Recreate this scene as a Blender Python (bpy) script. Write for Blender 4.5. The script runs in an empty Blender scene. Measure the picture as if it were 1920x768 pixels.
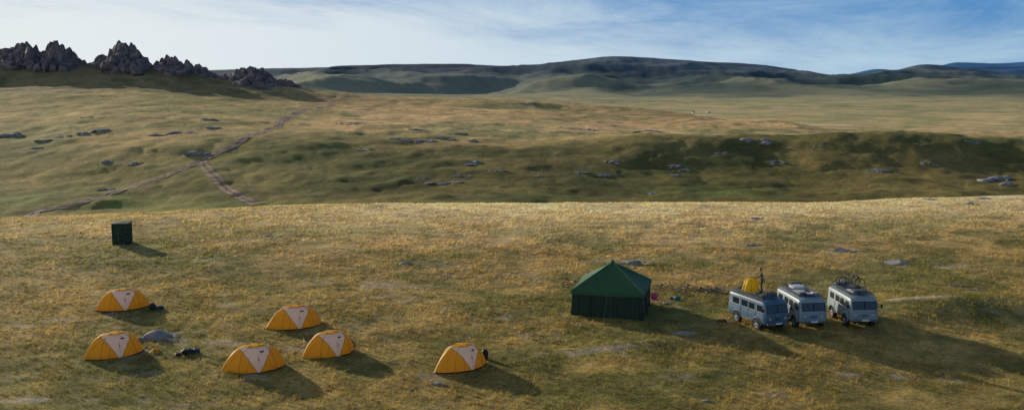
import bpy, bmesh, math, random
import numpy as np
from mathutils import Vector, Matrix
random.seed(7); rng=np.random.default_rng(11)
S=bpy.context.scene
# ------------------------------------------------------------------ camera
H=17.0; F=1920*35/36.0; PITCH=math.radians(7.45)
cam=bpy.data.cameras.new("camera"); cam.lens=35; cam.sensor_width=36; cam.clip_end=90000; cam.clip_start=.5
co=bpy.data.objects.new("camera",cam); S.collection.objects.link(co)
co.location=(0,0,H); co.rotation_euler=(math.radians(90)-PITCH,0,0); S.camera=co
S.view_settings.view_transform='Standard'; S.view_settings.look='None'; S.view_settings.exposure=0
cp,sp=math.cos(PITCH),math.sin(PITCH)
def slope(py):
    v=(384-np.asarray(py,float))/F
    return (-sp+v*cp)/(cp+v*sp)
# ------------------------------------------------------------------ noise
def vnoise(x,y,seed=0):
    x=np.asarray(x,float);y=np.asarray(y,float)
    xi=np.floor(x);yi=np.floor(y);fx=x-xi;fy=y-yi
    def h(a,b):
        a=a.astype(np.int64);b=b.astype(np.int64)
        n=(a*374761393+b*668265263+seed*974711)&0xffffffff
        n=((n^(n>>13))*1274126177)&0xffffffff
        return ((n^(n>>16))&0xffff)/32767.5-1
    u=fx*fx*fx*(fx*(fx*6-15)+10);v=fy*fy*fy*(fy*(fy*6-15)+10)
    return (h(xi,yi)*(1-u)+h(xi+1,yi)*u)*(1-v)+(h(xi,yi+1)*(1-u)+h(xi+1,yi+1)*u)*v
def fbm(x,y,wl,seed=0,o=4,g=.5):
    t=0;a=1;s=0
    for i in range(o):
        c,sn=math.cos(i*1.1),math.sin(i*1.1)
        t=t+a*vnoise((x*c-y*sn)/wl,(x*sn+y*c)/wl,seed+i*17); s+=a; a*=g; wl/=2.03
    return t/s*1.3
def pchip(xk,yk,x):
    xk=np.asarray(xk,float);yk=np.asarray(yk,float);x=np.clip(x,xk[0],xk[-1])
    h=np.diff(xk);d=np.diff(yk)/h;m=np.zeros(len(xk))
    for i in range(1,len(xk)-1):
        if d[i-1]*d[i]>0:
            w1=2*h[i]+h[i-1];w2=h[i]+2*h[i-1];m[i]=(w1+w2)/(w1/d[i-1]+w2/d[i])
    m[0]=d[0];m[-1]=d[-1]
    i=np.clip(np.searchsorted(xk,x,side='right')-1,0,len(h)-1)
    t=(x-xk[i])/h[i]
    return (1+2*t)*(1-t)**2*yk[i]+t*(1-t)**2*h[i]*m[i]+t*t*(3-2*t)*yk[i+1]+t*t*(t-1)*h[i]*m[i+1]
def sm(a,b,x):
    t=np.clip((x-a)/(b-a),0,1);return t*t*(3-2*t)
# ------------------------------------------------------------------ terrain profile (bearing columns)
PX=[-300,0,240,480,720,960,1200,1440,1680,1920,2300]
CREST=[420,412,402,389,382,380,379,380,373,365,355]
TAB=[
 (285,[423,415,405,392,386,384,384,385,376,370,362]),
 (345,[365,352,338,322,322,327,330,331,318,325,330]),
 (405,[290,282,265,256,263,268,256,259,246,266,275]),
 (490,[240,238,225,229,241,246,255,266,264,284,290]),
 (650,[190,185,180,198,212,220,228,232,262,278,285]),
 (760,[166,164,164,184,197,204,215,236,262,280,286]),
 (850,[114,115,124,155,181,189,203,238,262,266,270])]
RIDGEPX=[-300,300,500,620,750,860,950,1080,1150,1230,1300,1400,1500,1560,1640,1720,1780,1870,1920,2300]
RIDGE=[135,135,131,128,122,122,125,115,108,112,117,122,136,146,140,123,128,140,143,137]
FARPX=[-300,1000,1400,1560,1630,1700,1780,1850,1920,2300]
FARR=[142,140,122,142,130,137,118,120,116,120]
MIDPX=[-300,500,700,900,1090,1200,1300,1500,1700,1900,2300]
MIDH=[160,162,158,166,160,170,162,168,160,166,160]
thm=math.radians(33)
cols=np.concatenate([np.radians(np.linspace(-180,-36,50)),np.radians(np.linspace(-35,35,740)),np.radians(np.linspace(36,180,50))])
rows=np.concatenate([np.linspace(2,42,30),np.arange(42.4,145,.42),np.geomspace(146,1000,300),np.geomspace(1010,40000,290)])
def pxof(th): return 960+F*.99*np.tan(np.clip(th,-thm,thm))
def profile(th,D):
    p=float(pxof(th))
    c=pchip(PX,CREST,np.array([p]))[0]; Dc=-H/slope(c)
    zk=[(0,0),(Dc*.6,.0),(Dc*.86,.0),(Dc,-.25)]
    zk.append((Dc+18,-2.6));
    zk.append((Dc+60,H+slope(c+14)*(Dc+60)))
    for d,t in TAB:
        q=pchip(PX,t,np.array([p]))[0]; zk.append((d,H+slope(q)*d))
    zk+= [(1150,-48),(1500,-55),(2400,-58),(3300,-55)]
    q=pchip(MIDPX,MIDH,np.array([p]))[0]; zk.append((4600,H+slope(q)*4600))
    zk.append((5200,H+slope(q+1)*5200))
    q=pchip(RIDGEPX,RIDGE,np.array([p]))[0]; zk.append((6700,H+slope(q+1)*6700));zk.append((7000,H+slope(q)*7000))
    zk.append((8800,-20))
    q=pchip(FARPX,FARR,np.array([p]))[0]; zk.append((14000,H+slope(q)*14000))
    zk+=[(18000,-100),(41000,-120)]
    zk=np.array(zk); return pchip(zk[:,0],zk[:,1],D)
TH,R=np.meshgrid(cols,rows,indexing='ij')
X=R*np.sin(TH);Y=R*np.cos(TH)
D=R*np.cos(np.clip(TH,-thm,thm))
Z=np.zeros_like(X)
for i,t in enumerate(cols): Z[i]=profile(t,D[i])
fore=1-sm(120,170,D)
Z+=fore*(.15*fbm(X,Y,9,1,3)+.20*fbm(X,Y,34,5,2))
Z+=fore*.045*fbm(X,Y,1.5,9,2)
mid=sm(150,260,D)*(1-sm(1000,1400,D))
Z+=mid*(2.3*fbm(X,Y,85,21,5,.55)+1.5*np.abs(fbm(X,Y,26,22,4,.6)))
Z+=sm(1000,1500,D)*(1-sm(3500,4500,D))*5*fbm(X,Y,420,31,4)
hz=sm(3000,4300,D)*(1-sm(15000,17000,D))
amp=14+70*sm(3500,4700,D)*(1-sm(5900,6900,D))
rid=1-2*np.abs(fbm(X,Y,1500,41,6,.5))
Z+=hz*amp*(rid*.9-.3)
def gau(cx,cy,sx,sy,rot=0):
    c,s=math.cos(rot),math.sin(rot);dx=X-cx;dy=Y-cy
    return np.exp(-(((dx*c+dy*s)/sx)**2+((-dx*s+dy*c)/sy)**2))
Z+=38*gau(330,4700,330,240)+30*gau(-250,5300,500,260)+34*gau(1500,5200,520,260,.3)+36*gau(2600,5600,600,300,-.2)+26*gau(-1100,5000,420,220,.2)
Z+=.95*gau(31.5,71,7.5,3.2,.25)
Z+=.25*gau(9,62.5,7,1.6,.35)
Z-=.5*sm(64,54,Y)*sm(4,22,X)*fore
# ------------------------------------------------------------------ lookup + sight-line survey
ci=np.arange(len(cols));ri=np.arange(len(rows))
def hgt(x,y):
    x=np.asarray(x,float);y=np.asarray(y,float)
    a=np.interp(np.arctan2(x,y),cols,ci);b=np.interp(np.hypot(x,y),rows,ri)
    i=np.clip(np.floor(a).astype(int),0,len(cols)-2);j=np.clip(np.floor(b).astype(int),0,len(rows)-2)
    u=a-i;v=b-j
    return (Z[i,j]*(1-u)+Z[i+1,j]*u)*(1-v)+(Z[i,j+1]*(1-u)+Z[i+1,j+1]*u)*v
DM=np.geomspace(30,20000,6000)
def hit(px,py):
    v=(384-py)/F;dy=cp+v*sp;u=(px-960)/F
    x=DM*u/dy;z=H+DM*slope(py);g=hgt(x,DM)
    k=np.argmax(z<=g)
    if z[k]>g[k]: k=4000
    return float(x[k]),float(DM[k]),float(g[k])
# ------------------------------------------------------------------ ground colours, with some sun, shade and distance haze painted in
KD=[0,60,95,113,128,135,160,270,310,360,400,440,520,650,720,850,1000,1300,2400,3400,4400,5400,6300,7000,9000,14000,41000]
CL=[(.30,.235,.08),(.31,.24,.08),(.37,.285,.115),(.46,.36,.165),(.50,.395,.19),(.50,.395,.19),(.3,.26,.1),(.24,.235,.075),(.26,.22,.075),(.30,.245,.085),(.40,.30,.115),(.48,.35,.145),(.52,.37,.15),(.50,.35,.14),(.24,.20,.095),(.15,.13,.07),(.3,.27,.13),  # dark last knots paint the shade on the slope below the crags
    (.38,.34,.17),(.38,.36,.19),(.29,.30,.175),(.21,.235,.16),(.15,.19,.165),(.08,.13,.17),(.06,.115,.17),(.06,.14,.23),(.04,.16,.34),(.1,.2,.3)]  # valley to far range: bluish air haze mixed into the base colour
CR=[(.30,.235,.08),(.31,.24,.08),(.39,.295,.12),(.60,.45,.225),(.84,.64,.36),(.84,.64,.36),(.3,.26,.1),(.17,.155,.05),(.165,.14,.048),(.18,.15,.052),(.25,.195,.075),(.48,.34,.145),(.66,.46,.215),(.58,.40,.18),(.54,.375,.165),(.46,.335,.15),(.44,.33,.15),  # mid slope darkened as painted shade; crest straw brightened to look sunlit
    (.60,.45,.22),(.50,.41,.21),(.33,.32,.185),(.21,.235,.16),(.15,.19,.165),(.08,.13,.17),(.06,.115,.17),(.06,.14,.23),(.04,.16,.34),(.1,.2,.3)]  # far knots tinted blue for painted haze, as on the left
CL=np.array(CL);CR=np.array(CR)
BARE=[(730,536,2.8,.8,0),(1740,556,5,1.0,.2),(1150,652,3,.4,.35),(1290,625,2,.5,.3),(430,642,1.5,.5,0),(1600,703,1.2,.4,-.3),(1790,715,1.6,.4,-.3),(1170,488,3.5,.6,0),(60,748,1.2,.5,0),(1010,662,1.6,.4,.2),
 (600,528,1.6,.3,-.6),(1690,708,1.2,.4,-.4),(30,610,1.5,.4,0),(110,600,1.5,.4,.1),(560,655,1,.4,0),(1790,500,2.5,.6,-.1),(400,485,1.5,.3,0),(660,612,1,.3,.2),(315,624,2.4,.6,0)]
BAREW=[hit(a,b)[:2]+(c,d,e) for a,b,c,d,e in BARE]
GREEN=[hit(280,456)[:2]+(3,.8,0),hit(1020,368)[:2]+(16,6,0),hit(250,380)[:2]+(24,9,0),hit(60,370)[:2]+(24,14,0),hit(1350,362)[:2]+(20,6,0),hit(1230,590)[:2]+(4,1,0),hit(420,385)[:2]+(20,6,0)]
def blobs(L,x,y,k=1):
    m=np.zeros_like(x)
    for cx,cy,sx,sy,r in L:
        c,s=math.cos(r),math.sin(r);dx=x-cx;dy=y-cy
        m=np.maximum(m,np.exp(-(((dx*c+dy*s)/sx)**2+((-dx*s+dy*c)/sy)**2)))
    return m
def gcol(x,y):
    th=np.arctan2(x,y);r=np.hypot(x,y);d=r*np.cos(np.clip(th,-thm,thm));p=pxof(th)
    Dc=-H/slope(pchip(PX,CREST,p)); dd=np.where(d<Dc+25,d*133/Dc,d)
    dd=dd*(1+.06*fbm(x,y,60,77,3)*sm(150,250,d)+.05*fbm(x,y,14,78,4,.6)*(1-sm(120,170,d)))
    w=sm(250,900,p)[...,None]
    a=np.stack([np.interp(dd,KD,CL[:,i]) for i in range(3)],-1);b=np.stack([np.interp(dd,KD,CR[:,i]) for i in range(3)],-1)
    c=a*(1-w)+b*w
    f=(1-sm(120,170,d))
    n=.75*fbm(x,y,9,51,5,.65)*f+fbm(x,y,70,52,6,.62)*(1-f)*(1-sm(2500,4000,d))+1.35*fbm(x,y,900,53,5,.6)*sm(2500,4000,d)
    n2=fbm(x,y,2.2,55,3,.65)*f+fbm(x,y,16,56,4,.65)*(1-f)*(1-sm(1000,2000,d))
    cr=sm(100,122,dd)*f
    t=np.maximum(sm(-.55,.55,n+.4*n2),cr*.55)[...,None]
    lo=np.where(sm(2500,4000,d)[...,None]>.5,np.array([.34,.46,.60]),np.array([.64,.78,.72]))  # far hills: dark bluish patches paint cloud shadow into the colour
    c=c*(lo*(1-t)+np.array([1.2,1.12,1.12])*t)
    c=c*(1+.24*n2[...,None])
    g=blobs(GREEN,x,y)*.75*sm(-.6,.4,n2+.2);g=g[...,None]
    c=c*(1-g)+np.array([.15,.22,.05])*g
    bm=blobs(BAREW,x,y);bm=sm(.35,.75,bm+.6*n2)*sm(.05,.2,bm)
    sp_=sm(.5,.8,fbm(x,y,2.4,58,3,.6)+.2*fbm(x,y,20,59,2))*f*(1-sm(80,110,d))*.4
    bm=np.maximum(bm*.75,sp_)
    c=c*(1-bm[...,None])+np.array([.44,.37,.28])*bm[...,None]
    return np.clip(c,0,.85),bm
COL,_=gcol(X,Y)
# ------------------------------------------------------------------ material helpers
def newmat(name):
    m=bpy.data.materials.new(name);m.use_nodes=True;n=m.node_tree.nodes;l=m.node_tree.links
    return m,n,l,n["Principled BSDF"]
def mat(name,col,rough=.7,var=.15,scale=3.0,bump=0,bdist=.02,metal=0,detail=4,col2=None,spec=.3):
    m,n,l,b=newmat(name)
    tc=n.new("ShaderNodeTexCoord");nz=n.new("ShaderNodeTexNoise");nz.inputs["Scale"].default_value=scale;nz.inputs["Detail"].default_value=detail
    l.new(tc.outputs["Object"],nz.inputs["Vector"])
    r=n.new("ShaderNodeValToRGB");l.new(nz.outputs["Fac"],r.inputs[0])
    r.color_ramp.elements[0].position=.3;r.color_ramp.elements[1].position=.7
    c2=col2 or tuple(min(1,c*(1+var)) for c in col)
    r.color_ramp.elements[0].color=tuple(c*(1-var) for c in col)+(1,);r.color_ramp.elements[1].color=tuple(c2)+(1,)
    l.new(r.outputs[0],b.inputs["Base Color"]);b.inputs["Roughness"].default_value=rough;b.inputs["Metallic"].default_value=metal
    b.inputs["Specular IOR Level"].default_value=spec
    if bump:
        bp=n.new("ShaderNodeBump");bp.inputs["Strength"].default_value=bump;bp.inputs["Distance"].default_value=bdist
        l.new(nz.outputs["Fac"],bp.inputs["Height"]);l.new(bp.outputs[0],b.inputs["Normal"])
    return m
def fabric(name,col,trans=.45,scale=4):
    m=mat(name,col,.6,.06,scale,.25,.03);n=m.node_tree.nodes;l=m.node_tree.links
    b=n["Principled BSDF"];o=n["Material Output"];t=n.new("ShaderNodeBsdfTranslucent");x=n.new("ShaderNodeMixShader")
    t.inputs[0].default_value=col+(1,);x.inputs[0].default_value=trans
    l.new(b.outputs[0],x.inputs[1]);l.new(t.outputs[0],x.inputs[2]);l.new(x.outputs[0],o.inputs[0]);return m
gm,n,l,b=newmat("steppe_ground");b.inputs["Roughness"].default_value=.95;b.inputs["Specular IOR Level"].default_value=.05
at=n.new("ShaderNodeAttribute");at.attribute_name="Col";tc=n.new("ShaderNodeTexCoord")
cur=at.outputs["Color"]
for sc,lo,hi,dt in ((5.0,.55,1.42,5),(.55,.56,1.42,8),(.05,.78,1.22,8)):
    nz=n.new("ShaderNodeTexNoise");nz.inputs["Scale"].default_value=sc;nz.inputs["Detail"].default_value=dt;nz.inputs["Roughness"].default_value=.75
    l.new(tc.outputs["Object"],nz.inputs["Vector"])
    mr=n.new("ShaderNodeMapRange");mr.inputs[1].default_value=.3;mr.inputs[2].default_value=.7;mr.inputs[3].default_value=lo;mr.inputs[4].default_value=hi
    l.new(nz.outputs["Fac"],mr.inputs[0])
    vm=n.new("ShaderNodeVectorMath");vm.operation='SCALE';l.new(cur,vm.inputs[0]);l.new(mr.outputs[0],vm.inputs["Scale"]);cur=vm.outputs[0]
    if sc==5.0: f1=nz.outputs["Fac"]
    if sc==.55: f2=nz.outputs["Fac"]
l.new(cur,b.inputs["Base Color"])
b1=n.new("ShaderNodeBump");b1.inputs["Strength"].default_value=.6;b1.inputs["Distance"].default_value=.07;l.new(f1,b1.inputs["Height"])
b2=n.new("ShaderNodeBump");b2.inputs["Strength"].default_value=.7;b2.inputs["Distance"].default_value=.9;l.new(f2,b2.inputs["Height"]);l.new(b1.outputs[0],b2.inputs["Normal"])
l.new(b2.outputs[0],b.inputs["Normal"])
def meshobj(name,verts,faces,mats,smooth=False,col=None,midx=None,link=True):
    me=bpy.data.meshes.new(name);me.from_pydata(verts,[],faces) if not isinstance(faces,np.ndarray) else npmesh(me,verts,faces)
    for m_ in mats: me.materials.append(m_)
    if smooth is True: me.polygons.foreach_set("use_smooth",[True]*len(me.polygons))
    if midx is not None: me.polygons.foreach_set("material_index",midx)
    if col is not None:
        a=me.color_attributes.new("Col",'FLOAT_COLOR','POINT');cc=np.ones((len(verts),4),np.float32);cc[:,:3]=col;a.data.foreach_set("color",cc.ravel())
    me.update();o=bpy.data.objects.new(name,me)
    if link:S.collection.objects.link(o)
    return o
def npmesh(me,v,f):
    k=f.shape[1];me.vertices.add(len(v));me.vertices.foreach_set("co",np.asarray(v,np.float32).ravel())
    me.loops.add(f.size);me.loops.foreach_set("vertex_index",f.astype(np.int32).ravel())
    me.polygons.add(len(f));me.polygons.foreach_set("loop_start",np.arange(0,f.size,k,dtype=np.int32))
    me.update(calc_edges=True)
nc,nr=len(cols),len(rows)
V=np.stack([X,Y,Z],-1).reshape(-1,3)
I=np.arange(nc*nr).reshape(nc,nr)
Fq=np.stack([I[:-1,:-1],I[:-1,1:],I[1:,1:],I[1:,:-1]],-1).reshape(-1,4)
Fq=Fq[:,::-1]
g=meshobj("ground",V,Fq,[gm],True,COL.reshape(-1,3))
# ------------------------------------------------------------------ grass
grm,n,l,b=newmat("dry_grass");at=n.new("ShaderNodeAttribute");at.attribute_name="Col"
df=n.new("ShaderNodeBsdfDiffuse");tr=n.new("ShaderNodeBsdfTranslucent");mx=n.new("ShaderNodeMixShader");mx.inputs[0].default_value=.48
l.new(at.outputs["Color"],df.inputs[0]);l.new(at.outputs["Color"],tr.inputs[0]);l.new(df.outputs[0],mx.inputs[1]);l.new(tr.outputs[0],mx.inputs[2])
l.new(mx.outputs[0],n["Material Output"].inputs[0])
NT=85000;NB=7
th=rng.uniform(math.radians(-33),math.radians(33),NT);dr=42+ (rng.random(NT)**.9)*98
tx=dr*np.tan(th);ty=dr
c,bm=gcol(tx,ty)
dens=sm(-.6,.4,fbm(tx,ty,4,71,4,.65)+.15)
keep=(rng.random(NT)>bm*1.0)&(rng.random(NT)<.35+.65*dens)
tx,ty,c,dens=tx[keep],ty[keep],c[keep],dens[keep];n0=len(tx)
hs=(.07+.11*dens+.06*rng.random(n0))*(1-.1*sm(95,125,ty))
c=c*rng.uniform(.5,1.5,(n0,1))
bx=np.repeat(tx,NB)+rng.normal(0,.065,n0*NB);by=np.repeat(ty,NB)+rng.normal(0,.065,n0*NB)
bh=np.repeat(hs,NB)*rng.uniform(.6,1.25,n0*NB);bz=hgt(bx,by)-.01
an=rng.uniform(0,math.pi,n0*NB);w=.012*np.repeat(ty,NB)/60*rng.uniform(.7,1.4,n0*NB)
lx=rng.normal(.25,.3,n0*NB)*bh;ly=rng.normal(-.1,.3,n0*NB)*bh
N=n0*NB;gv=np.empty((N,3,3),np.float32)
gv[:,0]=np.stack([bx-np.cos(an)*w,by-np.sin(an)*w,bz],-1);gv[:,1]=np.stack([bx+np.cos(an)*w,by+np.sin(an)*w,bz],-1);gv[:,2]=np.stack([bx+lx,by+ly,bz+bh],-1)
bc=np.repeat(c,NB,0)*rng.uniform(.75,1.35,(N,1))*np.array([1.10,1.05,.95]);bc=np.clip(bc,0,.9)
meshobj("steppe_grass",gv.reshape(-1,3),np.arange(N*3).reshape(-1,3),[grm],False,np.repeat(bc,3,0))
# ------------------------------------------------------------------ mesh builder
class MB:
    def __init__(s): s.v=[];s.f=[];s.m=[];s.s=[];s.mats=[]
    def mi(s,m):
        if m not in s.mats:s.mats.append(m)
        return s.mats.index(m)
    def add(s,vs,fs,m,smooth=False,M=None):
        o=len(s.v);s.v+=[tuple(M@Vector(v)) if M is not None else tuple(v) for v in vs];k=s.mi(m)
        for f in fs:s.f.append(tuple(i+o for i in f));s.m.append(k);s.s.append(smooth)
    def box(s,c,d,m,M=None,bev=0):
        x,y,z=[q/2 for q in d]
        if bev:
            bm_=bmesh.new();bmesh.ops.create_cube(bm_,size=1)
            for v in bm_.verts:v.co=Vector((v.co.x*d[0],v.co.y*d[1],v.co.z*d[2]))
            bmesh.ops.bevel(bm_,geom=bm_.edges[:],offset=bev,segments=2,profile=.5,affect='EDGES')
            bm_.verts.ensure_lookup_table();vs=[(v.co.x+c[0],v.co.y+c[1],v.co.z+c[2]) for v in bm_.verts];fs=[[v.index for v in f.verts] for f in bm_.faces];bm_.free()
            s.add(vs,fs,m,False,M);return
        vs=[(c[0]+a*x,c[1]+b_*y,c[2]+e*z) for a in(-1,1) for b_ in(-1,1) for e in(-1,1)]
        s.add(vs,[(0,1,3,2),(4,6,7,5),(0,4,5,1),(2,3,7,6),(0,2,6,4),(1,5,7,3)],m,False,M)
    def tube(s,pts,r,m,n=8,M=None,cap=True):
        pts=[Vector(p) for p in pts];rs=r if isinstance(r,(list,tuple)) else [r]*len(pts);vs=[]
        for i,p in enumerate(pts):
            t=(pts[min(i+1,len(pts)-1)]-pts[max(i-1,0)]).normalized()
            a=t.cross(Vector((0,0,1)) if abs(t.z)<.9 else Vector((1,0,0))).normalized();b_=t.cross(a)
            for k in range(n):
                q=2*math.pi*k/n;vs.append(p+(a*math.cos(q)+b_*math.sin(q))*rs[i])
        fs=[(i*n+k,i*n+(k+1)%n,(i+1)*n+(k+1)%n,(i+1)*n+k) for i in range(len(pts)-1) for k in range(n)]
        s.add(vs,fs,m,n>5,M)
        if cap:s.add(vs[:n],[tuple(range(n))[::-1]],m,False,M);s.add(vs[-n:],[tuple(range(n))],m,False,M)
    def ring(s,c,R_,r,m,axis='y',n=24,k=6,M=None):
        vs=[]
        for i in range(n):
            a=2*math.pi*i/n
            for j in range(k):
                b_=2*math.pi*j/k;q=R_+r*math.cos(b_);w_=r*math.sin(b_)
                vs.append((c[0]+q*math.cos(a),c[1]+w_,c[2]+q*math.sin(a)) if axis=='y' else (c[0]+w_,c[1]+q*math.cos(a),c[2]+q*math.sin(a)))
        s.add(vs,[(i*k+j,i*k+(j+1)%k,((i+1)%n)*k+(j+1)%k,((i+1)%n)*k+j) for i in range(n) for j in range(k)],m,True,M)
    def ell(s,c,d,m,nu=16,nv=10,M=None,fn=None):
        vs=[];
        for j in range(nv+1):
            for i in range(nu):
                a=2*math.pi*i/nu;b_=-math.pi/2+math.pi*j/nv;p=Vector((math.cos(b_)*math.cos(a),math.cos(b_)*math.sin(a),math.sin(b_)))
                if fn:p=fn(p)
                vs.append((c[0]+p.x*d[0],c[1]+p.y*d[1],c[2]+p.z*d[2]))
        s.add(vs,[(j*nu+i,j*nu+(i+1)%nu,(j+1)*nu+(i+1)%nu,(j+1)*nu+i) for j in range(nv) for i in range(nu)],m,True,M)
    def build(s,name,loc=(0,0,0),rot=(0,0,0),scale=1):
        me=bpy.data.meshes.new(name);me.from_pydata(s.v,[],s.f)
        for m_ in s.mats:me.materials.append(m_)
        me.polygons.foreach_set("material_index",s.m);me.polygons.foreach_set("use_smooth",s.s);me.update()
        o=bpy.data.objects.new(name,me);S.collection.objects.link(o);o.location=loc;o.rotation_euler=rot;o.scale=(scale,)*3;return o
# ------------------------------------------------------------------ rocks
ico={}
for k in (2,3,4):
    q=bmesh.new();bmesh.ops.create_icosphere(q,subdivisions=k,radius=1);q.verts.ensure_lookup_table()
    ico[k]=(np.array([v.co[:] for v in q.verts]),np.array([[v.index for v in f.verts] for f in q.faces]));q.free()
rockm=mat("granite",(.20,.20,.22),.9,.35,.9,.6,.2,detail=9,col2=(.38,.36,.36))
cragm=mat("crag_granite",(.13,.11,.125),.95,.45,.22,1.0,2.0,detail=10,col2=(.29,.23,.215))
def rock(seed,k=3,planes=11,lo=.5):
    r=np.random.default_rng(seed);v=ico[k][0].copy()
    for i in range(planes):
        n_=r.normal(size=3);n_/=np.linalg.norm(n_);d=r.uniform(lo,.85);t=v@n_-d;v-=np.maximum(t,0)[:,None]*n_*1.0
    v*=1+.05*np.stack([vnoise(v[:,0]*4+seed,v[:,1]*4+v[:,2]*3,seed+i) for i in range(3)],-1)
    return v
def rocks(name,items,m,taper=0,rough=0):
    vs=[];fs=[];o=0
    for (x,y,z,sx,sy,sz,rz,seed,k) in items:
        v=rock(seed,k)
        if taper:
            t_=1-taper*(v[:,2:3]+.3);v[:,:2]*=t_
        if rough:
            v=v*(1+rough*np.stack([fbm(v[:,0]*1.+seed*3,v[:,2]*1.+v[:,1],.55,i+3,3,.6) for i in range(3)],-1))
        v=v*np.array([sx,sy,sz]);c_,s_=math.cos(rz),math.sin(rz)
        v=np.stack([v[:,0]*c_-v[:,1]*s_+x,v[:,0]*s_+v[:,1]*c_+y,v[:,2]+z],-1);vs.append(v);fs.append(ico[k][1]+o);o+=len(v)
    return meshobj(name,np.concatenate(vs),np.concatenate(fs),[m])
OUT=[(45,247,62,16),(85,262,30,8),(175,244,44,13),(210,250,10,4),(340,247,56,9),(292,252,30,8),(400,239,24,7),(376,283,26,20),(200,303,36,8),(255,306,28,6),(395,223,28,6),(165,219,18,4),(650,231,46,5),(785,242,26,6),(775,262,80,9),(835,258,30,8),
 (868,248,16,12),(890,263,20,5),(683,279,30,7),(895,304,30,8),(932,319,30,6),(870,331,40,5),(848,340,34,7),(818,343,30,9),(790,334,20,4),(1095,323,26,7),(1130,326,34,8),(1147,304,30,5),(1262,311,24,6),(1265,327,24,7),
 (1285,318,26,5),(1210,245,50,6),(1418,263,46,9),(1460,303,30,6),(1540,271,30,4),(1220,362,30,5),(1645,319,44,6),(1868,333,56,14),(1890,343,24,9),(1740,306,36,5),(988,193,30,5),(200,353,28,8),(1110,243,18,4),
 (1350,286,24,4),(1822,266,30,5),(70,275,22,9),(120,255,26,8),(1010,330,16,3),
 (300,627,78,24),(1580,467,46,12),(1680,491,58,12),(1190,491,48,9),(760,493,42,7),(503,442,44,5),(1413,459,24,5),(690,381,14,5),(1745,373,22,4),(1815,381,44,7),(1850,371,40,5),(1415,409,40,5),(820,719,9,6),(1325,750,7,5),(1480,437,10,3),(1285,622,40,5),(1800,534,30,4),(1830,541,26,4)]
sd=100
for (px,py,w_,h_) in OUT:
    x,y,z=hit(px,py+h_*.3);sc=y/F;W=w_*sc;Hh=h_*sc
    big=y<140;items=[]
    if not big: Hh*=.8
    if big and w_>30:
        items.append((x,y,z-.05*Hh,W*.42,W*.24,Hh*.75,random.uniform(-.2,.2),sd,4));sd+=1
        nn=8
    else: nn=max(3,int(w_/h_*1.8))
    for i in range(nn):
        ox=random.uniform(-.5,.5)*W;oy=random.uniform(-.3,.3)*W;s_=random.uniform(.3,1.0)*Hh*(.5 if big and w_>30 else 1)
        xx,yy=x+ox,y+oy;zz=float(hgt(xx,yy))
        items.append((xx,yy,zz+s_*.05,s_*random.uniform(1.0,3.0),s_*random.uniform(.8,1.6),s_*random.uniform(.4,.8),random.uniform(-.5,.5),sd,3 if y<140 else 2));sd+=1
    rocks("rock_outcrop",items,rockm)
items=[]
for i in range(110):
    t=random.uniform(-28,28);d=random.uniform(280,800)
    x,y=d*math.tan(math.radians(t)),d
    if fbm(np.array([x]),np.array([y]),60,91,3)[0]<.05:continue
    s_=random.uniform(.15,.5)*(.6+d/900);items.append((x,y,float(hgt(x,y)),s_*1.9,s_,s_*.6,random.uniform(-.6,.6),sd,2));sd+=1
for i in range(220):
    t=random.uniform(-28,28);d=random.uniform(45,128);x,y=d*math.tan(math.radians(t)),d;s_=random.uniform(.03,.11)
    items.append((x,y,float(hgt(x,y)),s_*1.4,s_,s_*.6,random.uniform(0,3),sd,2));sd+=1
rocks("scattered_stones",items,rockm)
CR_=[ [(-60,100),(-20,98),(0,96),(22,91),(45,80),(62,83),(74,97),(84,89),(100,76),(114,82),(135,95),(150,110),(162,122)],
 [(168,120),(185,107),(204,96),(214,82),(240,78),(255,90),(270,107),(286,120)],
 [(288,120),(305,110),(318,103),(328,107),(334,119),(344,119),(351,108),(362,118),(385,128),(402,138),(418,151)],
 [(418,139),(440,135),(455,125),(470,128),(488,128),(502,137),(520,146),(545,154),(583,169)]]
for prof in CR_:
    xs=[p[0] for p in prof];ys=[p[1] for p in prof];items=[]
    px=xs[0]
    while px<xs[-1]:
        for row in range(4):
            D0=852+random.uniform(-5,8)-row*12
            pt=float(np.interp(px,xs,ys))+random.uniform(-3,3)+row*random.uniform(7,14)
            u=(px+random.uniform(-4,4)-960)/F;v=(384-pt)/F;x=D0*u/(cp+v*sp);zt=H+D0*float(slope(pt));zb=float(hgt(x,D0))-2.5
            hh=max(zt-zb,2.2);wd=random.uniform(1.8,3.6)+hh*.18
            items.append((x,D0,zb+hh*.42,wd,wd*1.3,hh*.66,random.uniform(0,3),sd,3));sd+=1
            if hh>7:
                for _ in range(2):
                    items.append((x+random.uniform(-5,5),D0-random.uniform(1,6),zb+hh*.25,wd*random.uniform(.8,1.5),wd*1.2,hh*random.uniform(.3,.5),random.uniform(0,3),sd,3));sd+=1
        px+=random.uniform(5,8)
    rocks("rock_crag",items,cragm,.18,.2)
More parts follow.
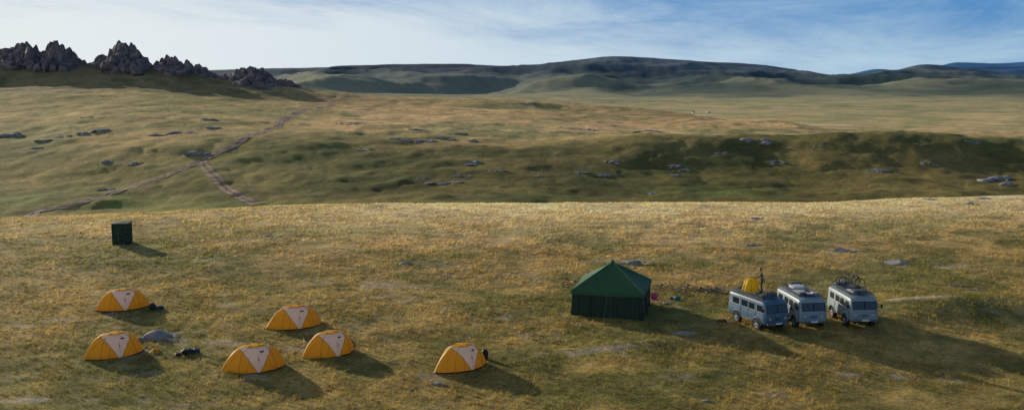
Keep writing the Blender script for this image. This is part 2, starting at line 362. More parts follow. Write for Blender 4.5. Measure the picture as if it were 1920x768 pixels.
# ------------------------------------------------------------------ dirt track
tm,n,l,b=newmat("bare_soil");b.inputs["Roughness"].default_value=.95;b.inputs["Specular IOR Level"].default_value=.05
uv=n.new("ShaderNodeAttribute");uv.attribute_name="Col";tc=n.new("ShaderNodeTexCoord")
nz=n.new("ShaderNodeTexNoise");nz.inputs["Scale"].default_value=.4;nz.inputs["Detail"].default_value=6;l.new(tc.outputs["Object"],nz.inputs["Vector"])
r=n.new("ShaderNodeValToRGB");r.color_ramp.elements[0].position=.35;r.color_ramp.elements[1].position=.65;r.color_ramp.elements[0].color=(.24,.16,.11,1);r.color_ramp.elements[1].color=(.44,.31,.23,1)
l.new(nz.outputs["Fac"],r.inputs[0]);l.new(r.outputs[0],b.inputs["Base Color"])
ma=n.new("ShaderNodeMath");ma.operation='ADD';l.new(uv.outputs["Fac"],ma.inputs[0]);l.new(nz.outputs["Fac"],ma.inputs[1])
mr=n.new("ShaderNodeMapRange");mr.inputs[1].default_value=.8;mr.inputs[2].default_value=1.0;l.new(ma.outputs[0],mr.inputs[0])
tp=n.new("ShaderNodeBsdfTransparent");mx=n.new("ShaderNodeMixShader");l.new(mr.outputs[0],mx.inputs[0]);l.new(tp.outputs[0],mx.inputs[1]);l.new(b.outputs[0],mx.inputs[2]);l.new(mx.outputs[0],n["Material Output"].inputs[0])
def track(name,pts,wd):
    P=[hit(*p)[:2] for p in pts];t=np.arange(len(P));Lx=pchip(t,[p[0] for p in P],np.linspace(0,len(P)-1,len(P)*40));Ly=pchip(t,[p[1] for p in P],np.linspace(0,len(P)-1,len(P)*40))
    for _ in range(30):
        Lx[1:-1]=(Lx[:-2]+Lx[1:-1]*2+Lx[2:])/4;Ly[1:-1]=(Ly[:-2]+Ly[1:-1]*2+Ly[2:])/4
    tx_=np.gradient(Lx);ty_=np.gradient(Ly);q=np.hypot(tx_,ty_)+1e-6;nx=-ty_/q;ny=tx_/q
    K=17;us=np.linspace(-1,1,K);w_=wd*(1+.18*fbm(Lx,Ly,30,3,2))
    x=Lx[:,None]+nx[:,None]*us*w_[:,None];y=Ly[:,None]+ny[:,None]*us*w_[:,None]
    z=hgt(x,y)+.10
    a=np.maximum(np.exp(-((us-.45)/.30)**4),np.exp(-((us+.45)/.30)**4));a=np.maximum(a,.40*(np.abs(us)<.5));al=np.broadcast_to(a,x.shape)*.9
    idx=np.arange(x.size).reshape(x.shape);f=np.stack([idx[:-1,:-1],idx[1:,:-1],idx[1:,1:],idx[:-1,1:]],-1).reshape(-1,4)
    meshobj(name,np.stack([x,y,z],-1).reshape(-1,3),f,[tm],True,np.repeat(al.reshape(-1,1),3,1))
track("dirt_track",[(20,409),(60,401),(120,388),(200,366),(270,342),(330,320),(382,301),(415,283),(450,265),(490,248),(520,238),(524,230),(534,221),(560,211),(598,203),(622,198),(612,190),(598,181)],2.9)
track("dirt_track",[(380,303),(386,314),(398,327),(415,345),(436,361),(458,373),(484,384)],2.6)
# ------------------------------------------------------------------ tents
yel=fabric("yellow_nylon",(.84,.45,.03),.5);whi=fabric("white_nylon",(.88,.82,.80),.5);blk=mat("black_nylon",(.02,.02,.022),.6)
seam=mat("tent_pole_sleeve",(.55,.28,.03),.6);dk=mat("dark_mark",(.10,.10,.11),.6)
def tent(px,py,rot,seed,sc=1.0):
    r=random.Random(seed);b=MB();h=1.47;NA,NTt=144,34
    le,ri_=r.uniform(1.95,2.1),r.uniform(1.7,1.9)
    def P(a,t,off=0):
        A,B=1.45,1.12;rc=A*B/math.sqrt((B*math.cos(a))**2+(A*math.sin(a))**2)
        rc*=1-.055*abs(math.sin(4*a))*(1-t*.6)
        c=math.cos(a);e=(ri_-A if c>0 else le-A)*abs(c)**9
        k=math.cos(t*math.pi/2)**.56;q=rc*k+e*(1-t)**2.0
        z=h*math.sin(t*math.pi/2)**1.0
        q-=.04*math.sin(t*math.pi)*abs(math.sin(4*a))
        q+=.014*math.sin(a*23+seed)*math.sin(t*9);q+=off
        return (q*math.cos(a),q*math.sin(a),z+off*.6)
    vs=[P(2*math.pi*i/NA,min(.9999,(1-(1-j/NTt)**1.25))) for j in range(NTt+1) for i in range(NA)]
    W=[];Yl=[];Bk=[]
    hw=lambda z:.05+.88*(z/h)
    for j in range(NTt):
        for i in range(NA):
            f=(j*NA+i,j*NA+(i+1)%NA,(j+1)*NA+(i+1)%NA,(j+1)*NA+i)
            x=sum(vs[k][0] for k in f)/4;y=sum(vs[k][1] for k in f)/4;z=sum(vs[k][2] for k in f)/4
            if z<.09:Bk.append(f)
            elif abs(x)<hw(z) and z<.95*h and abs(y)>.15:W.append(f)
            else:Yl.append(f)
    b.add(vs,Yl,yel,True);b.add(vs,W,whi,True);b.add(vs,Bk,blk,True)
    cand=[(k-72)*.02 for k in range(145)]
    for sgn in(-1,1):
        for fr in(-1,1):
            pts=[]
            for q in range(17):
                z=h*(.05+.87*q/16);x=sgn*hw(z);t=math.asin(min(1,z/h))*2/math.pi
                best=min((abs(P(fr*math.pi/2+a_,t)[0]-x),fr*math.pi/2+a_) for a_ in cand)[1]
                pts.append(P(best,t,.015))
            b.tube(pts,.02,seam,5)
    for a0 in (.62,math.pi-.62,-.62,-math.pi+.62):
        b.tube([P(a0,q/14*.97,.012) for q in range(15)],.018,seam,5)
    def patch(x0,x1,z0,z1,m,fr):
        vs=[]
        for z in (z0,z1):
            t=math.asin(z)*2/math.pi
            for x in (x0,x1):
                best=min((abs(P(fr*math.pi/2+a_,t)[0]-x),fr*math.pi/2+a_) for a_ in cand)[1];vs.append(P(best,t,.03))
        b.add(vs,[(0,1,3,2)],m)
    for fr in(-1,1):
        patch(.14,.38,.78,.84,dk,fr);patch(-.03,.06,.52,.56,dk,fr);patch(-.01,.01,.12,.66,seam,fr)
    for a0 in (.3,1.0,2.1,2.85,-.3,-1.0,-2.1,-2.85):
        p=P(a0,.45);q=P(a0,0);e=(q[0]*1.45,q[1]*1.45,0.0);b.tube([p,e],.006,blk,4)
        b.tube([(e[0],e[1],-.03),(e[0],e[1],.08)],.01,dk,4)
    x,y,z=hit(px,py);b.build("dome_tent",(x,y,z-.03),(0,0,math.radians(rot)),sc)
tent(232,577,28,1);tent(554,611,27,2);tent(216,664,38,3,.97);tent(619,662,38,4,.97);tent(478,690,27,5);tent(866,687,40,6,.95)
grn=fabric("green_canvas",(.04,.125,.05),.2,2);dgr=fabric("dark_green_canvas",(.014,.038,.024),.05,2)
lgr=mat("canvas_hem",(.12,.25,.12),.8)
def mess():
    b=MB();a=2.5;ez=1.95;pk=3.6;ov=.10
    N_=12
    for k in range(4):
        M=Matrix.Rotation(k*math.pi/2,4,'Z');vs=[];fs=[]
        for j in range(N_+1):
            t=j/N_;hw=(a+ov)*(1-t)+.04*t
            for i in range(N_+1):
                s_=-1+2*i/N_;z=ez-.06+(pk-ez)*t**.96-.16*math.sin(math.pi*t)*(1-abs(s_)**2)-.05*(1-t)*(1-s_*s_)
                vs.append((s_*hw,-hw,z))
        fs=[(j*(N_+1)+i,j*(N_+1)+i+1,(j+1)*(N_+1)+i+1,(j+1)*(N_+1)+i) for j in range(N_) for i in range(N_)]
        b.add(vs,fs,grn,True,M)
        vs=[];n_=20
        for i in range(n_+1):
            s_=-1+2*i/n_;z=ez-.06-.05*(1-s_*s_);vs+=[(s_*(a+ov+.005),-(a+ov+.005),z),(s_*(a+ov+.005),-(a+ov+.01),z-.22-(.04 if i%2 else 0))]
        b.add(vs,[(2*i,2*i+1,2*i+3,2*i+2) for i in range(n_)],grn,False,M)
        vs=[];n_=60
        for i in range(n_+1):
            s_=-1+2*i/n_;d=.03*math.sin(i*1.7)+.02*math.sin(i*.6+k)
            vs+=[(s_*a,-a-d*.3,ez-.05),(s_*a,-a-d,ez*.5),(s_*(a+.03),-a-d*1.5-.03,0.0)]
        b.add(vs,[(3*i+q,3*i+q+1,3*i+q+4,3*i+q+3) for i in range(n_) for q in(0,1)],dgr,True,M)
        b.tube([(-a-ov,-a-ov,ez-.05),(-.03,-.03,pk)],.03,lgr,6,M)
        b.tube([(-a,-a,0),(-a,-a,ez)],.035,blk,6,M)
        for s_ in(-1,0,1):
            b.tube([(s_*a,-a-ov,ez-.08),(s_*a*1.2,-a-2.0,0)],.008,lgr,4,M)
        b.tube([(-1.2,-a-.07,ez-.25),(-1.2,-a-.09,.05)],.02,blk,4,M)
    b.tube([(0,0,pk-.1),(0,0,pk+.16)],.05,grn,8)
    b.ell((0,0,pk),(.16,.16,.1),grn)
    xl,yl,_=hit(1073,590);rt=math.radians(13.7)
    fx,fy=math.cos(rt),-math.sin(rt);bx_,by_=math.sin(rt),math.cos(rt)
    cx=xl+2.5*fx+2.5*bx_;cy=yl+2.5*fy+2.5*by_
    b.build("mess_tent",(cx,cy,float(hgt(cx,cy))-.03),(0,0,-rt))
mess()
def toilet():
    b=MB();cam_=mat("camouflage_canvas",(.015,.035,.022),.9,.6,5,.3,.05,detail=3,col2=(.045,.085,.05))
    w_=.76;h=2.15
    for k in range(4):
        M=Matrix.Rotation(k*math.pi/2,4,'Z');vs=[];n_=14
        for i in range(n_+1):
            s_=-1+2*i/n_;d=.02*math.sin(i*1.9+k)
            for z in (0,h*.33,h*.66,h): vs.append((s_*w_,-w_-d*(1.2-z/h)-.02*math.sin(z*3),z))
        b.add(vs,[(4*i+q,4*i+4+q,4*i+5+q,4*i+1+q) for i in range(n_) for q in range(3)],cam_,True,M)
        b.tube([(-w_,-w_,-.05),(-w_,-w_,h+.04)],.03,blk,6,M);b.tube([(-w_,-w_,h),(w_,-w_,h)],.03,dgr,6,M)
    b.tube([(-.15,-w_-.03,.05),(-.15,-w_-.03,h-.1)],.015,lgr,4)
    b.add([(-w_,-w_,h+.01),(w_,-w_,h+.01),(w_,w_,h+.01),(-w_,w_,h+.01),(0,0,h+.1)],[(0,1,4),(1,2,4),(2,3,4),(3,0,4)],dgr)
    x,y,z=hit(230,457);b.build("toilet_tent",(x,y,z-.03),(0,0,math.radians(6)))
toilet()
# ------------------------------------------------------------------ vans
glass=mat("window_glass",(.02,.03,.035),.08,.1,1,spec=.6);rub=mat("tyre_rubber",(.025,.024,.023),.85,.3,8)
chrome=mat("headlamp_glass",(.6,.62,.62),.15,.05,2,metal=.6);steel=mat("bumper_steel",(.12,.13,.14),.5);und=mat("underbody",(.02,.02,.02),.9)
orange=mat("indicator_lens",(.7,.2,.02),.3);plate=mat("number_plate",(.7,.7,.68),.5);hub=mat("wheel_rim",(.3,.33,.35),.45,.2,6);rackm=mat("rack_steel",(.06,.065,.07),.5)
dust=mat("dusty_sill",(.16,.15,.13),.9,.3,3)
biker=mat("bike_red",(.25,.03,.03),.4)
paints=[mat("blue_grey_paint",(.06,.13,.21),.45,.2,1.6,spec=.45),mat("pale_grey_paint",(.20,.29,.355),.45,.15,1.6,spec=.45),mat("light_grey_paint",(.20,.285,.33),.45,.15,1.6,spec=.45)]
canv=[mat("luggage_canvas_a",(.06,.08,.11),.8,.4,4),mat("luggage_canvas_b",(.45,.46,.46),.7,.2,3),mat("luggage_canvas_c",(.10,.10,.05),.8,.3,4),mat("luggage_canvas_d",(.18,.05,.03),.8,.3,4)]
def van(cx,cy,a,idx):
    b=MB();pt=paints[idx];L=.09
    def xs(x,z): return x-max(0,z-1.26)*.26*float(sm(1.4,2.0,x)) + max(0,z-1.5)*.08*float(sm(-1.6,-2.1,x))
    def sec(x,w_,zb,zt,r):
        hp=[(w_-.06,zb),(w_-.01,zb+.04),(w_,zb+.14),(w_+.004,.9),(w_,1.24),(w_-.02,1.30),(w_-.035,1.80),(w_-.05,zt-.13),(w_-.09,zt-.065),(w_-.18,zt-.025),(w_-.45,zt-.006),(.0001,zt)]
        return [(xs(x,z),y,z) for y,z in hp]
    st=[(-2.19,.86,.64,2.02,0),(-2.17,.91,.60,2.06,0),(-2.12,.945,.57,2.09,0),(-2.0,.965,.56,2.11,0),(-.8,.97,.55,2.13,0),(.6,.97,.55,2.13,0),(1.6,.97,.55,2.12,0),(1.95,.965,.55,2.10,0),(2.09,.945,.56,2.07,0),(2.16,.90,.58,2.03,0),(2.18,.86,.61,1.99,0)]
    SS=[sec(*q) for q in st];n_=len(SS[0])
    for sg in(-1,1):
        vs=[(x,y*sg,z) for s_ in SS for x,y,z in s_]
        fs=[]
        for i in range(len(SS)-1):
            for j in range(n_-1):
                f=(i*n_+j,(i+1)*n_+j,(i+1)*n_+j+1,i*n_+j+1);fs.append(f if sg>0 else f[::-1])
        b.add(vs,fs,pt,True)
    for s_,fl in((SS[0],0),(SS[-1],1)):
        vs=[(x,y*sg,z) for x,y,z in s_ for sg in(-1,1)]
        b.add(vs,[((2*j,2*j+1,2*j+3,2*j+2) if fl else (2*j+1,2*j,2*j+2,2*j+3)) for j in range(n_-1)],pt,False)
    b.box((0,0,.56),(4.0,1.6,.16),und);b.tube([(1.22,-.7,.38),(1.22,.7,.38)],.07,und,8);b.tube([(-1.1,-.7,.38),(-1.1,.7,.38)],.07,und,8)
    def fpan(y0,y1,z0,z1,m,off):
        P=[(xs(2.18,z)+off,y,z) for y,z in((y0,z0),(y1,z0),(y1,z1),(y0,z1))];Q=[(x-.05,y,z) for x,y,z in P]
        b.add(P+Q,[(0,1,2,3),(0,4,5,1),(1,5,6,2),(2,6,7,3),(3,7,4,0)],m)
    fpan(.0,.83,1.33,1.87,und,.006);fpan(-.83,.0,1.33,1.87,und,.006)
    fpan(.04,.795,1.365,1.835,glass,.012);fpan(-.795,-.04,1.365,1.835,glass,.012)
    b.box((2.185,0,.95),(.03,.66,.38),pt,bev=.012)
    for k in range(4): b.box((2.204,0,.86+k*.055),(.012,.46,.022),und)
    b.box((2.206,0,1.10),(.01,.16,.035),hub)
    for sg in(-1,1):
        b.tube([(2.13,sg*.60,.95),(2.225,sg*.60,.95)],[.16,.135],pt,18);b.tube([(2.22,sg*.60,.95),(2.245,sg*.60,.95)],[.11,.09],chrome,18)
        b.tube([(2.15,sg*.70,1.17),(2.21,sg*.70,1.17)],.04,orange,10)
        b.tube([(2.02,sg*.93,1.45),(2.12,sg*1.13,1.5)],.012,und,5);b.box((2.12,sg*1.15,1.56),(.035,.14,.24),und,bev=.01)
        b.tube([(2.17,sg*.2,1.34),(xs(2.18,1.66)+.03,sg*.42,1.66)],.008,und,4)
        def span(x0,x1,z0,z1,m,o):
            P=[(x0,z0),(x1,z0),(x1,z1),(x0,z1)];A_=[(xs(x,z),sg*(.972-max(0,z-1.24)*.055+o),z) for x,z in P];B_=[(x,y-sg*.05,z) for x,y,z in A_]
            b.add(A_+B_,[(0,1,2,3),(0,4,5,1),(1,5,6,2),(2,6,7,3),(3,7,4,0)],m)
        for x0,x1 in((1.18,1.78),(.26,.82),(-.60,.02),(-1.62,-.98)):
            span(x0-.02,x1+.02,1.38,1.78,und,.004);span(x0,x1,1.40,1.76,glass,.010)
        b.box((-.05,sg*.980,1.26),(4.05,.022,.035),pt);b.box((-.05,sg*.984,1.235),(4.0,.012,.012),und)
        for x0 in(1.06,1.90,.16,-.70): b.box((x0,sg*.977,1.22),(.014,.010,1.08),und)
        b.box((.98,sg*.99,1.12),(.12,.03,.03),und);b.box((-.62,sg*.99,1.12),(.12,.03,.03),und)
        b.box((0,sg*.974,.62),(1.30,.010,.13),dust)
        b.box((-.0,sg*.93,2.075),(3.9,.03,.02),und)
        for wx in(1.22,-1.10):
            n2=20;R2=.48;vs=[(wx,sg*.985,.50)]+[(wx+R2*math.cos(math.pi*k/n2),sg*.985,.44+R2*math.sin(math.pi*k/n2)*.95) for k in range(n2+1)]
            b.add(vs,[(0,k+1,k+2) for k in range(n2)],und)
            b.tube([(wx+(R2+.01)*math.cos(math.pi*k/n2),sg*.985,.46+(R2+.01)*math.sin(math.pi*k/n2)*.95) for k in range(n2+1)],.026,pt,6)
            b.tube([(wx,sg*.74,.38),(wx,sg*.78,.38),(wx,sg*.98,.38),(wx,sg*1.01,.38)],[.34,.385,.385,.34],rub,24)
            b.tube([(wx,sg*.98,.38),(wx,sg*1.018,.38)],[.20,.19],hub,16);b.tube([(wx,sg*1.0,.38),(wx,sg*1.05,.38)],.07,steel,10)
    b.box((2.28,0,.62),(.09,1.80,.13),steel,bev=.03);b.box((2.335,0,.64),(.012,.50,.11),plate);b.box((-2.27,0,.62),(.08,1.7,.12),steel,bev=.02)
    b.box((-2.2,0,1.2),(.02,.02,1.1),und)
    for sg in(-1,1): b.box((-2.17,sg*.42,1.58),(.06,.55,.36),glass)
    z0=2.23
    for sg in(-1,1):
        for zz in(z0,z0+.14): b.tube([(-1.95,sg*.82,zz),(1.5,sg*.82,zz)],.018,rackm,6)
        for k in range(7):
            x=-1.95+k*3.45/6;b.tube([(x,sg*.92,2.06),(x,sg*.82,z0),(x,sg*.82,z0+.14)],.015,rackm,5)
    for zz in(z0,z0+.14):
        for x in(-1.95,1.5): b.tube([(x,-.82,zz),(x,.82,zz)],.018,rackm,6)
    for k in range(14): x=-1.95+k*3.45/13;b.box((x,0,z0),(.05,1.64,.02),rackm)
    def bag(x,y,l_,w_,h_,m,rz=0):
        M=Matrix.Translation((x,y,z0+.02+h_/2))@Matrix.Rotation(rz,4,'Z')
        b.ell((0,0,0),(l_/2,w_/2,h_/2),m,20,10,M,lambda p:Vector([math.copysign(abs(c)**.55,c)*(1+.05*math.sin(9*p.x+5*p.y+x*7)) for c in p]))
    if idx==0:
        bag(1.05,.35,.7,.5,.2,canv[0]);bag(1.0,-.35,.6,.45,.16,canv[2],.2);bag(.55,-.5,.5,.4,.2,canv[0],.3);bag(-1.6,.4,.5,.6,.22,canv[0]);bag(-1.65,-.45,.5,.5,.18,canv[2])
    elif idx==1:
        b.box((.5,0,z0+.05),(1.5,1.3,.05),canv[1],bev=.02);bag(-.9,.1,1.2,1.1,.2,canv[1]);bag(1.2,-.4,.4,.5,.18,canv[0]);bag(-1.65,.2,.5,1.0,.26,canv[0],.1);bag(1.2,.4,.4,.4,.16,canv[1]);bag(.3,.2,.6,.4,.14,canv[0])
    else:
        bag(.8,.1,.9,1.0,.16,canv[0]);bag(-1.5,-.2,.7,.9,.22,canv[0]);bag(-.5,.45,.6,.5,.18,canv[2]);b.box((.6,-.3,z0+.05),(1.2,.3,.05),canv[1],bev=.02)
    return b.build("off_road_van",(cx,cy,float(hgt(cx,cy))-.02),(0,0,math.radians(a-90)))
VAN=[(16.95,67.05,22),(19.99,67.4,6.5),(23.52,67.35,3)]
vans=[van(x,y,a,i) for i,(x,y,a) in enumerate(VAN)]
# ------------------------------------------------------------------ bicycles
bikem=mat("bike_frame",(.03,.03,.035),.35,spec=.6);bikes=mat("bike_silver",(.25,.26,.28),.35,metal=.5)
def bike(fm):
    b=MB()
    for x in(-.53,.53):
        b.ring((x,0,.35),.335,.024,rub);b.ring((x,0,.35),.305,.009,bikes,k=4);b.tube([(x,-.04,.35),(x,.04,.35)],.03,bikes,8)
        for k in range(10):
            q=k*math.pi/5;b.tube([(x,0,.35),(x+.3*math.cos(q),0,.35+.3*math.sin(q))],.0025,bikes,3,cap=False)
    BB=(-.08,0,.30);ST=(-.24,0,.80);HT=(.34,0,.86);HB=(.38,0,.72);RA=(-.53,0,.35)
    for p,q,r_ in((BB,ST,.018),(ST,HT,.017),(BB,HB,.022),(HT,HB,.024)):b.tube([p,q],r_,fm,8)
    for s_ in(-.05,.05):
        b.tube([(BB[0],s_*.6,BB[2]),(RA[0],s_,RA[2])],.010,fm,6);b.tube([(ST[0],s_*.4,ST[2]-.05),(RA[0],s_,RA[2])],.009,fm,6);b.tube([(.39,s_,.70),(.53,s_,.35)],.016,fm,6)
    b.tube([ST,(-.27,0,.95)],.014,fm,6);b.ell((-.27,0,.97),(.14,.07,.035),bikem,12,6);b.tube([HT,(.32,0,.95),(.38,0,.98)],.014,bikem,6)
    b.tube([(.36,-.34,.98),(.39,-.1,.985),(.39,.1,.985),(.36,.34,.98)],.012,bikem,6)
    for s_ in(-1,1):b.tube([(.36,s_*.24,.98),(.35,s_*.36,.98)],.019,rub,6);b.box((BB[0]+s_*.12,s_*.14,BB[2]+s_*.1),(.1,.08,.02),bikem);b.tube([(BB[0],s_*.08,BB[2]),(BB[0]+s_*.12,s_*.09,BB[2]+s_*.1)],.01,bikes,5)
    b.ring((BB[0],.06,BB[2]),.09,.006,bikes,k=4,n=16);return b
fmats=[bikem,bikem,biker,bikem,bikes,bikem]
for i,(px,py) in enumerate([(1243,545),(1268,550),(1292,545),(1308,549),(1327,546),(1344,550)]):
    x,y,z=hit(px,py);bike(fmats[i]).build("bicycle",(x,y,z+.08),(math.radians(random.choice([-78,-82,-74])),0,math.radians(random.uniform(-70,10))))
x,y,z=hit(1078,545);bike(bikem).build("bicycle",(x,y+1,z+.1),(math.radians(-60),0,math.radians(20)))
def onvan(i,x,y,z):
    cx,cy,a=VAN[i];ph=math.radians(a-90);return (cx+x*math.cos(ph)-y*math.sin(ph),cy+x*math.sin(ph)+y*math.cos(ph),float(hgt(cx,cy))-.02+z)
for (lx_,ly_,rz,fm) in((-1.3,.15,62,bikes),(-.7,.2,35,bikem)):
    bike(fm).build("bicycle",onvan(2,lx_,ly_,2.25),(math.radians(random.uniform(-8,8)),0,math.radians(rz-60)))
brt=fabric("bright_yellow_nylon",(.85,.60,.02),.45)
def drape():
    b=MB();NA=48;NV=14;vs=[]
    for j in range(NV+1):
        t=j/NV
        for i in range(NA):
            a=2*math.pi*i/NA;q=math.cos(t*math.pi/2)**.7*(1+.09*math.sin(5*a+3*t)+.04*math.sin(11*a)+.05*math.sin(2*a));vs.append((.58*q*math.cos(a)+.22*t,.5*q*math.sin(a),.92*math.sin(t*math.pi/2)**.9*(1-.16*math.cos(a)*(1-t))))
    b.add(vs,[(j*NA+i,j*NA+(i+1)%NA,(j+1)*NA+(i+1)%NA,(j+1)*NA+i) for j in range(NV) for i in range(NA)],brt,True)
    b.tube([(.6*math.cos(q),-.05,.02+.95*math.sin(q)) for q in [math.pi*k/16 for k in range(17)]],.014,blk,6)
    b.tube([(.1*math.cos(q)-.1,.52*math.cos(q),.02+.93*math.sin(q)) for q in [math.pi*k/16 for k in range(17)]],.014,seam,6)
    p=onvan(0,-.75,-.15,2.24);b.build("tent_body",p,(0,0,math.radians(15)))
drape()
# ------------------------------------------------------------------ person
skin=mat("skin",(.42,.24,.16),.55);hair=mat("hair",(.02,.015,.012),.7);jac=mat("brown_jacket",(.20,.13,.09),.8,.2,9,.3);pan=mat("dark_trousers",(.06,.055,.05),.85,.2,9,.3);boot=mat("boots",(.04,.03,.02),.7)
def person(loc,rz):
    J=[((0,0,.95),.135),((.02,0,1.12),.125),((.06,0,1.34),.145),((.09,0,1.46),.075),((.11,0,1.53),.052),((.12,0,1.58),.06)]
    E=[(0,1),(1,2),(2,3),(3,4),(4,5)];
    for s_ in(-1,1):
        k=len(J);J+=[((.0,s_*.10,.86),.095),((.05,s_*.12,.50),.062),((0,s_*.13,.12),.042),((.02,s_*.13,.05),.045),((.17,s_*.145,.035),.035)]
        E+=[(0,k),(k,k+1),(k+1,k+2),(k+2,k+3),(k+3,k+4)]
        k=len(J);J+=[((.08,s_*.18,1.41),.062),((.20,s_*.25,1.16),.045),((.42,s_*.17,1.08),.03),((.47,s_*.16,1.07),.03)]
        E+=[(2,k),(k,k+1),(k+1,k+2),(k+2,k+3)]
    me=bpy.data.meshes.new("body");me.from_pydata([j[0] for j in J],E,[]);o=bpy.data.objects.new("body",me);S.collection.objects.link(o)
    sk=o.modifiers.new("s","SKIN")
    for i,v in enumerate(me.skin_vertices[0].data):v.radius=(J[i][1],J[i][1]*(1.0));v.use_root=(i==0)
    ss=o.modifiers.new("u","SUBSURF");ss.levels=2;ss.render_levels=2
    dg=bpy.context.evaluated_depsgraph_get();dg.update();nm=bpy.data.meshes.new_from_object(o.evaluated_get(dg));bpy.data.objects.remove(o)
    b=MB();vs=[v.co.copy() for v in nm.vertices];G={}
    for p in nm.polygons:
        c=p.center
        if c.z>1.49:m=skin
        elif c.x>.41 and c.z>.9:m=skin
        elif c.z>.93 :m=jac
        elif c.z<.10:m=boot
        else:m=pan
        G.setdefault(m,[]).append(tuple(p.vertices))
    for m,fs in G.items():b.add(vs,fs,m,True)
    b.ell((.135,0,1.655),(.098,.077,.118),skin,20,14,None,lambda p:Vector((p.x,p.y*(1-.18*max(0,-p.z)),p.z)))
    b.ell((.118,0,1.685),(.102,.084,.105),hair,18,10,None,lambda p:Vector((min(p.x,.55+.4*p.z),p.y,max(p.z,-.35))))
    b.tube([(.225,0,1.67),(.252,0,1.635),(.225,0,1.628)],[.008,.015,.010],skin,6)
    for s_ in(-1,1):
        b.ell((.222,s_*.032,1.665),(.010,.014,.008),hair,8,6);b.ell((.125,s_*.080,1.65),(.02,.010,.03),skin,8,6)
        w_=Vector((.47,s_*.16,1.07));b.ell(tuple(w_+Vector((.04,0,-.005))),(.055,.018,.042),skin,12,8)
        for k,(dz,ln) in enumerate(((.03,.068),(.01,.078),(-.01,.072),(-.03,.056))):
            p=w_+Vector((.075,0,dz));q=p+Vector((ln*.6,-s_*.012,-.012));e=q+Vector((ln*.25,-s_*.02,-.03));b.tube([p,q,e],[.0095,.0085,.006],skin,7)
        p=w_+Vector((.02,-s_*.01,.035));b.tube([p,p+Vector((.035,-s_*.02,.025)),p+Vector((.06,-s_*.035,.02))],[.012,.01,.007],skin,7)
    b.box((.222,0,1.60),(.012,.045,.010),mat("lips",(.3,.1,.08),.6))
    b.tube([(.0,0,.93),(.0,0,.97)],[.16,.155],boot,18)
    b.build("standing_person",loc,(0,0,rz),.98)
p=onvan(0,.05,.22,2.245);person(p,math.radians(165))
# ------------------------------------------------------------------ camp gear
pink=mat("pink_fabric",(.75,.08,.2),.7);teal=mat("teal_fabric",(.02,.22,.22),.7);nav=mat("navy_fabric",(.02,.04,.12),.7,.3,5);wht=mat("white_cloth",(.7,.7,.68),.8)
def chair(px,py,m):
    b=MB()
    for s_ in(-1,1):
        b.tube([(.22,s_*.24,0),(-.2,s_*.24,.42),(-.3,s_*.24,.85)],.014,bikes,6);b.tube([(-.22,s_*.24,0),(.22,s_*.24,.42)],.014,bikes,6);b.tube([(-.24,s_*.24,.6),(.2,s_*.24,.6)],.02,blk,6);b.tube([(.2,s_*.24,.42),(.2,s_*.24,.6)],.012,bikes,6)
    b.box((0,0,.42),(.44,.46,.03),m,bev=.01);M=Matrix.Translation((-.26,0,.64))@Matrix.Rotation(math.radians(-13),4,'Y');b.box((0,0,0),(.03,.46,.42),m,M,bev=.01)
    x,y,z=hit(px,py);b.build("camp_chair",(x,y,z),(0,0,math.radians(-70)))
chair(1229,571,pink)
def bags(name,px,py,L):
    b=MB()
    for (x,y,l_,w_,h_,m) in L:
        b.ell((x,y,h_*.45),(l_/2,w_/2,h_/2),m,18,10,None,lambda p:Vector([math.copysign(abs(c)**.65,c)*(1+.07*math.sin(8*p.x+6*p.z+x*9)) for c in p]))
        b.tube([(x-l_*.25,y,h_*.9),(x,y,h_*1.12),(x+l_*.25,y,h_*.9)],.015,blk,5)
    X_,Y_,z=hit(px,py);b.build(name,(X_,Y_,z-.01),(0,0,.3))
bags("duffel_bag",1270,562,[(0,0,.5,.35,.35,teal),(-.35,.3,.3,.25,.2,nav)]);bags("duffel_bag",1247,569,[(0,0,.35,.25,.16,wht)])
bags("duffel_bag",352,664,[(0,0,.75,.4,.38,blk),(.5,.2,.45,.35,.3,nav),(-.55,-.1,.4,.25,.18,blk)])
bags("duffel_bag",300,580,[(0,0,.6,.35,.3,nav),(-.5,.1,.5,.4,.5,blk)]);bags("backpack",909,672,[(0,0,.4,.35,.62,blk)])
bags("duffel_bag",1357,603,[(0,0,.4,.3,.2,canv[3]),(.35,-.1,.3,.3,.14,wht),(-.3,.2,.35,.25,.16,canv[2])])
b=MB();b.add([(-.35,-.2,0),(.4,-.25,0),(.35,.3,0),(-.3,.25,0),(.0,.0,.32),(.2,.05,.18)],[(0,1,5,4),(1,2,5),(2,3,4,5),(3,0,4)],yel,True);x,y,z=hit(291,660);b.build("tent_flysheet",(x,y,z),(0,0,.5))
b=MB();felt=mat("white_felt",(.8,.8,.78),.9);b.tube([(0,0,0),(0,0,1.7),(0,0,1.75),(0,0,3.0)],[3.4,3.4,3.6,.6],felt,24);b.tube([(0,0,3),(0,0,3.5)],.2,steel,8);b.box((0,-3.4,.8),(.9,.1,1.5),biker)
x,y,z=hit(1328,212);b.build("ger",(x,y,z),(0,0,0),1.2)
b=MB();b.box((0,0,1),(5,3,2),felt);b.add([(-2.7,-1.7,2),(2.7,-1.7,2),(2.7,1.7,2),(-2.7,1.7,2),(-2.7,0,3),(2.7,0,3)],[(0,1,5,4),(2,3,4,5),(0,4,3),(1,2,5)],canv[3]);x,y,z=hit(1300,212);b.build("shed",(x,y,z),(0,0,.3))
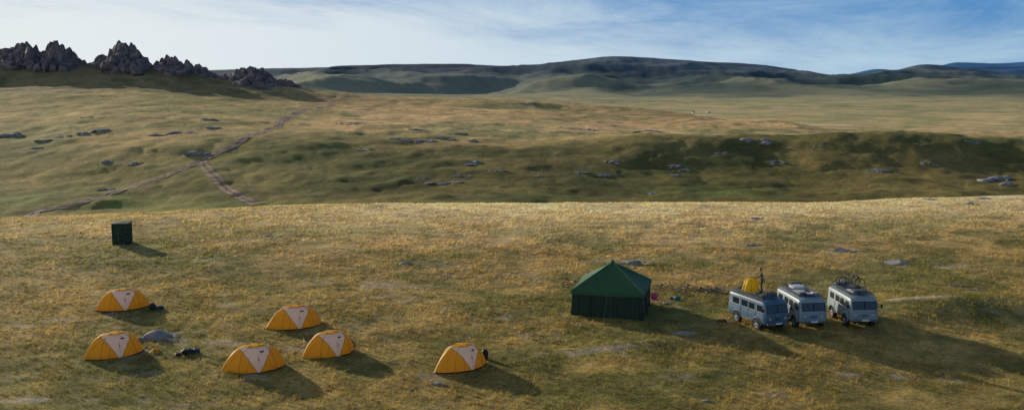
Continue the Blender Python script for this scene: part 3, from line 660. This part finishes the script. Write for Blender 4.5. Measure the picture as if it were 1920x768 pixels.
# ------------------------------------------------------------------ light
EL=math.radians(12.8);AZ=math.radians(-41)
sun=bpy.data.lights.new("sun",'SUN');sun.energy=5;sun.angle=math.radians(.5);sun.color=(1,.86,.66)
so=bpy.data.objects.new("sun",sun);S.collection.objects.link(so)
dv=Vector((math.sin(AZ)*math.cos(EL),math.cos(AZ)*math.cos(EL),math.sin(EL)));so.rotation_euler=dv.to_track_quat('Z','Y').to_euler();so.location=dv*50
w=bpy.data.worlds.new("World");S.world=w;w.use_nodes=True;n=w.node_tree.nodes;l=w.node_tree.links
bg=n["Background"];sk=n.new("ShaderNodeTexSky");sk.sky_type='NISHITA';sk.sun_disc=False;sk.sun_elevation=EL;sk.sun_rotation=AZ;sk.air_density=1.0;sk.dust_density=.6;sk.ozone_density=2;sk.altitude=1200
tc=n.new("ShaderNodeTexCoord");sx=n.new("ShaderNodeSeparateXYZ");l.new(tc.outputs["Generated"],sx.inputs[0])
def M(op,a,b=None,c=None):
    q=n.new("ShaderNodeMath");q.operation=op
    for i,v in enumerate((a,b,c)):
        if v is None:continue
        if isinstance(v,(int,float)):q.inputs[i].default_value=v
        else:l.new(v,q.inputs[i])
    return q.outputs[0]
def MR(v,a,b_,c=0,d=1):
    q=n.new("ShaderNodeMapRange");q.interpolation_type='SMOOTHSTEP';l.new(v,q.inputs[0])
    for i,k in enumerate((a,b_,c,d)):q.inputs[i+1].default_value=k
    return q.outputs[0]
def MIX(f,a,b_):
    q=n.new("ShaderNodeMix");q.data_type='RGBA'
    if isinstance(f,(int,float)):q.inputs["Factor"].default_value=f
    else:l.new(f,q.inputs["Factor"])
    for k,v in(("A",a),("B",b_)):
        if isinstance(v,tuple):q.inputs[k].default_value=v+(1,)
        else:l.new(v,q.inputs[k])
    return q.outputs["Result"]
K=1/.11
low=MR(sx.outputs[2],.08,.35,.9,0)
blue=MIX(low,sk.outputs[0],(.02*K,.20*K,.53*K))
mp=n.new("ShaderNodeMapping");mp.inputs["Scale"].default_value=(1,1,5);mp.inputs["Rotation"].default_value=(0,.10,0);l.new(tc.outputs["Generated"],mp.inputs[0])
nz=n.new("ShaderNodeTexNoise");nz.inputs["Scale"].default_value=4.0;nz.inputs["Detail"].default_value=12;nz.inputs["Roughness"].default_value=.66;nz.inputs["Distortion"].default_value=.6;l.new(mp.outputs[0],nz.inputs["Vector"])
# veil of thin cloud: dense near the horizon and towards the sun, thinning to the upper right
side=MR(sx.outputs[0],-.5,.5,1.0,.0)
hor=MR(sx.outputs[2],-.01,.085,.85,.05)
v=M('ADD',M('MULTIPLY',side,.8),hor)
v=M('ADD',v,M('MULTIPLY',M('SUBTRACT',nz.outputs["Fac"],.48),1.7))
v=MR(v,.0,1.1,.02,.97)
veil=MIX(side,(.42*K,.60*K,.74*K),(.80*K,.85*K,.86*K))
# the veil belongs to the low sky only
v=M('MULTIPLY',v,MR(sx.outputs[2],.15,.5,1.0,.25))
l.new(MIX(v,blue,veil),bg.inputs[0]);bg.inputs[1].default_value=.11
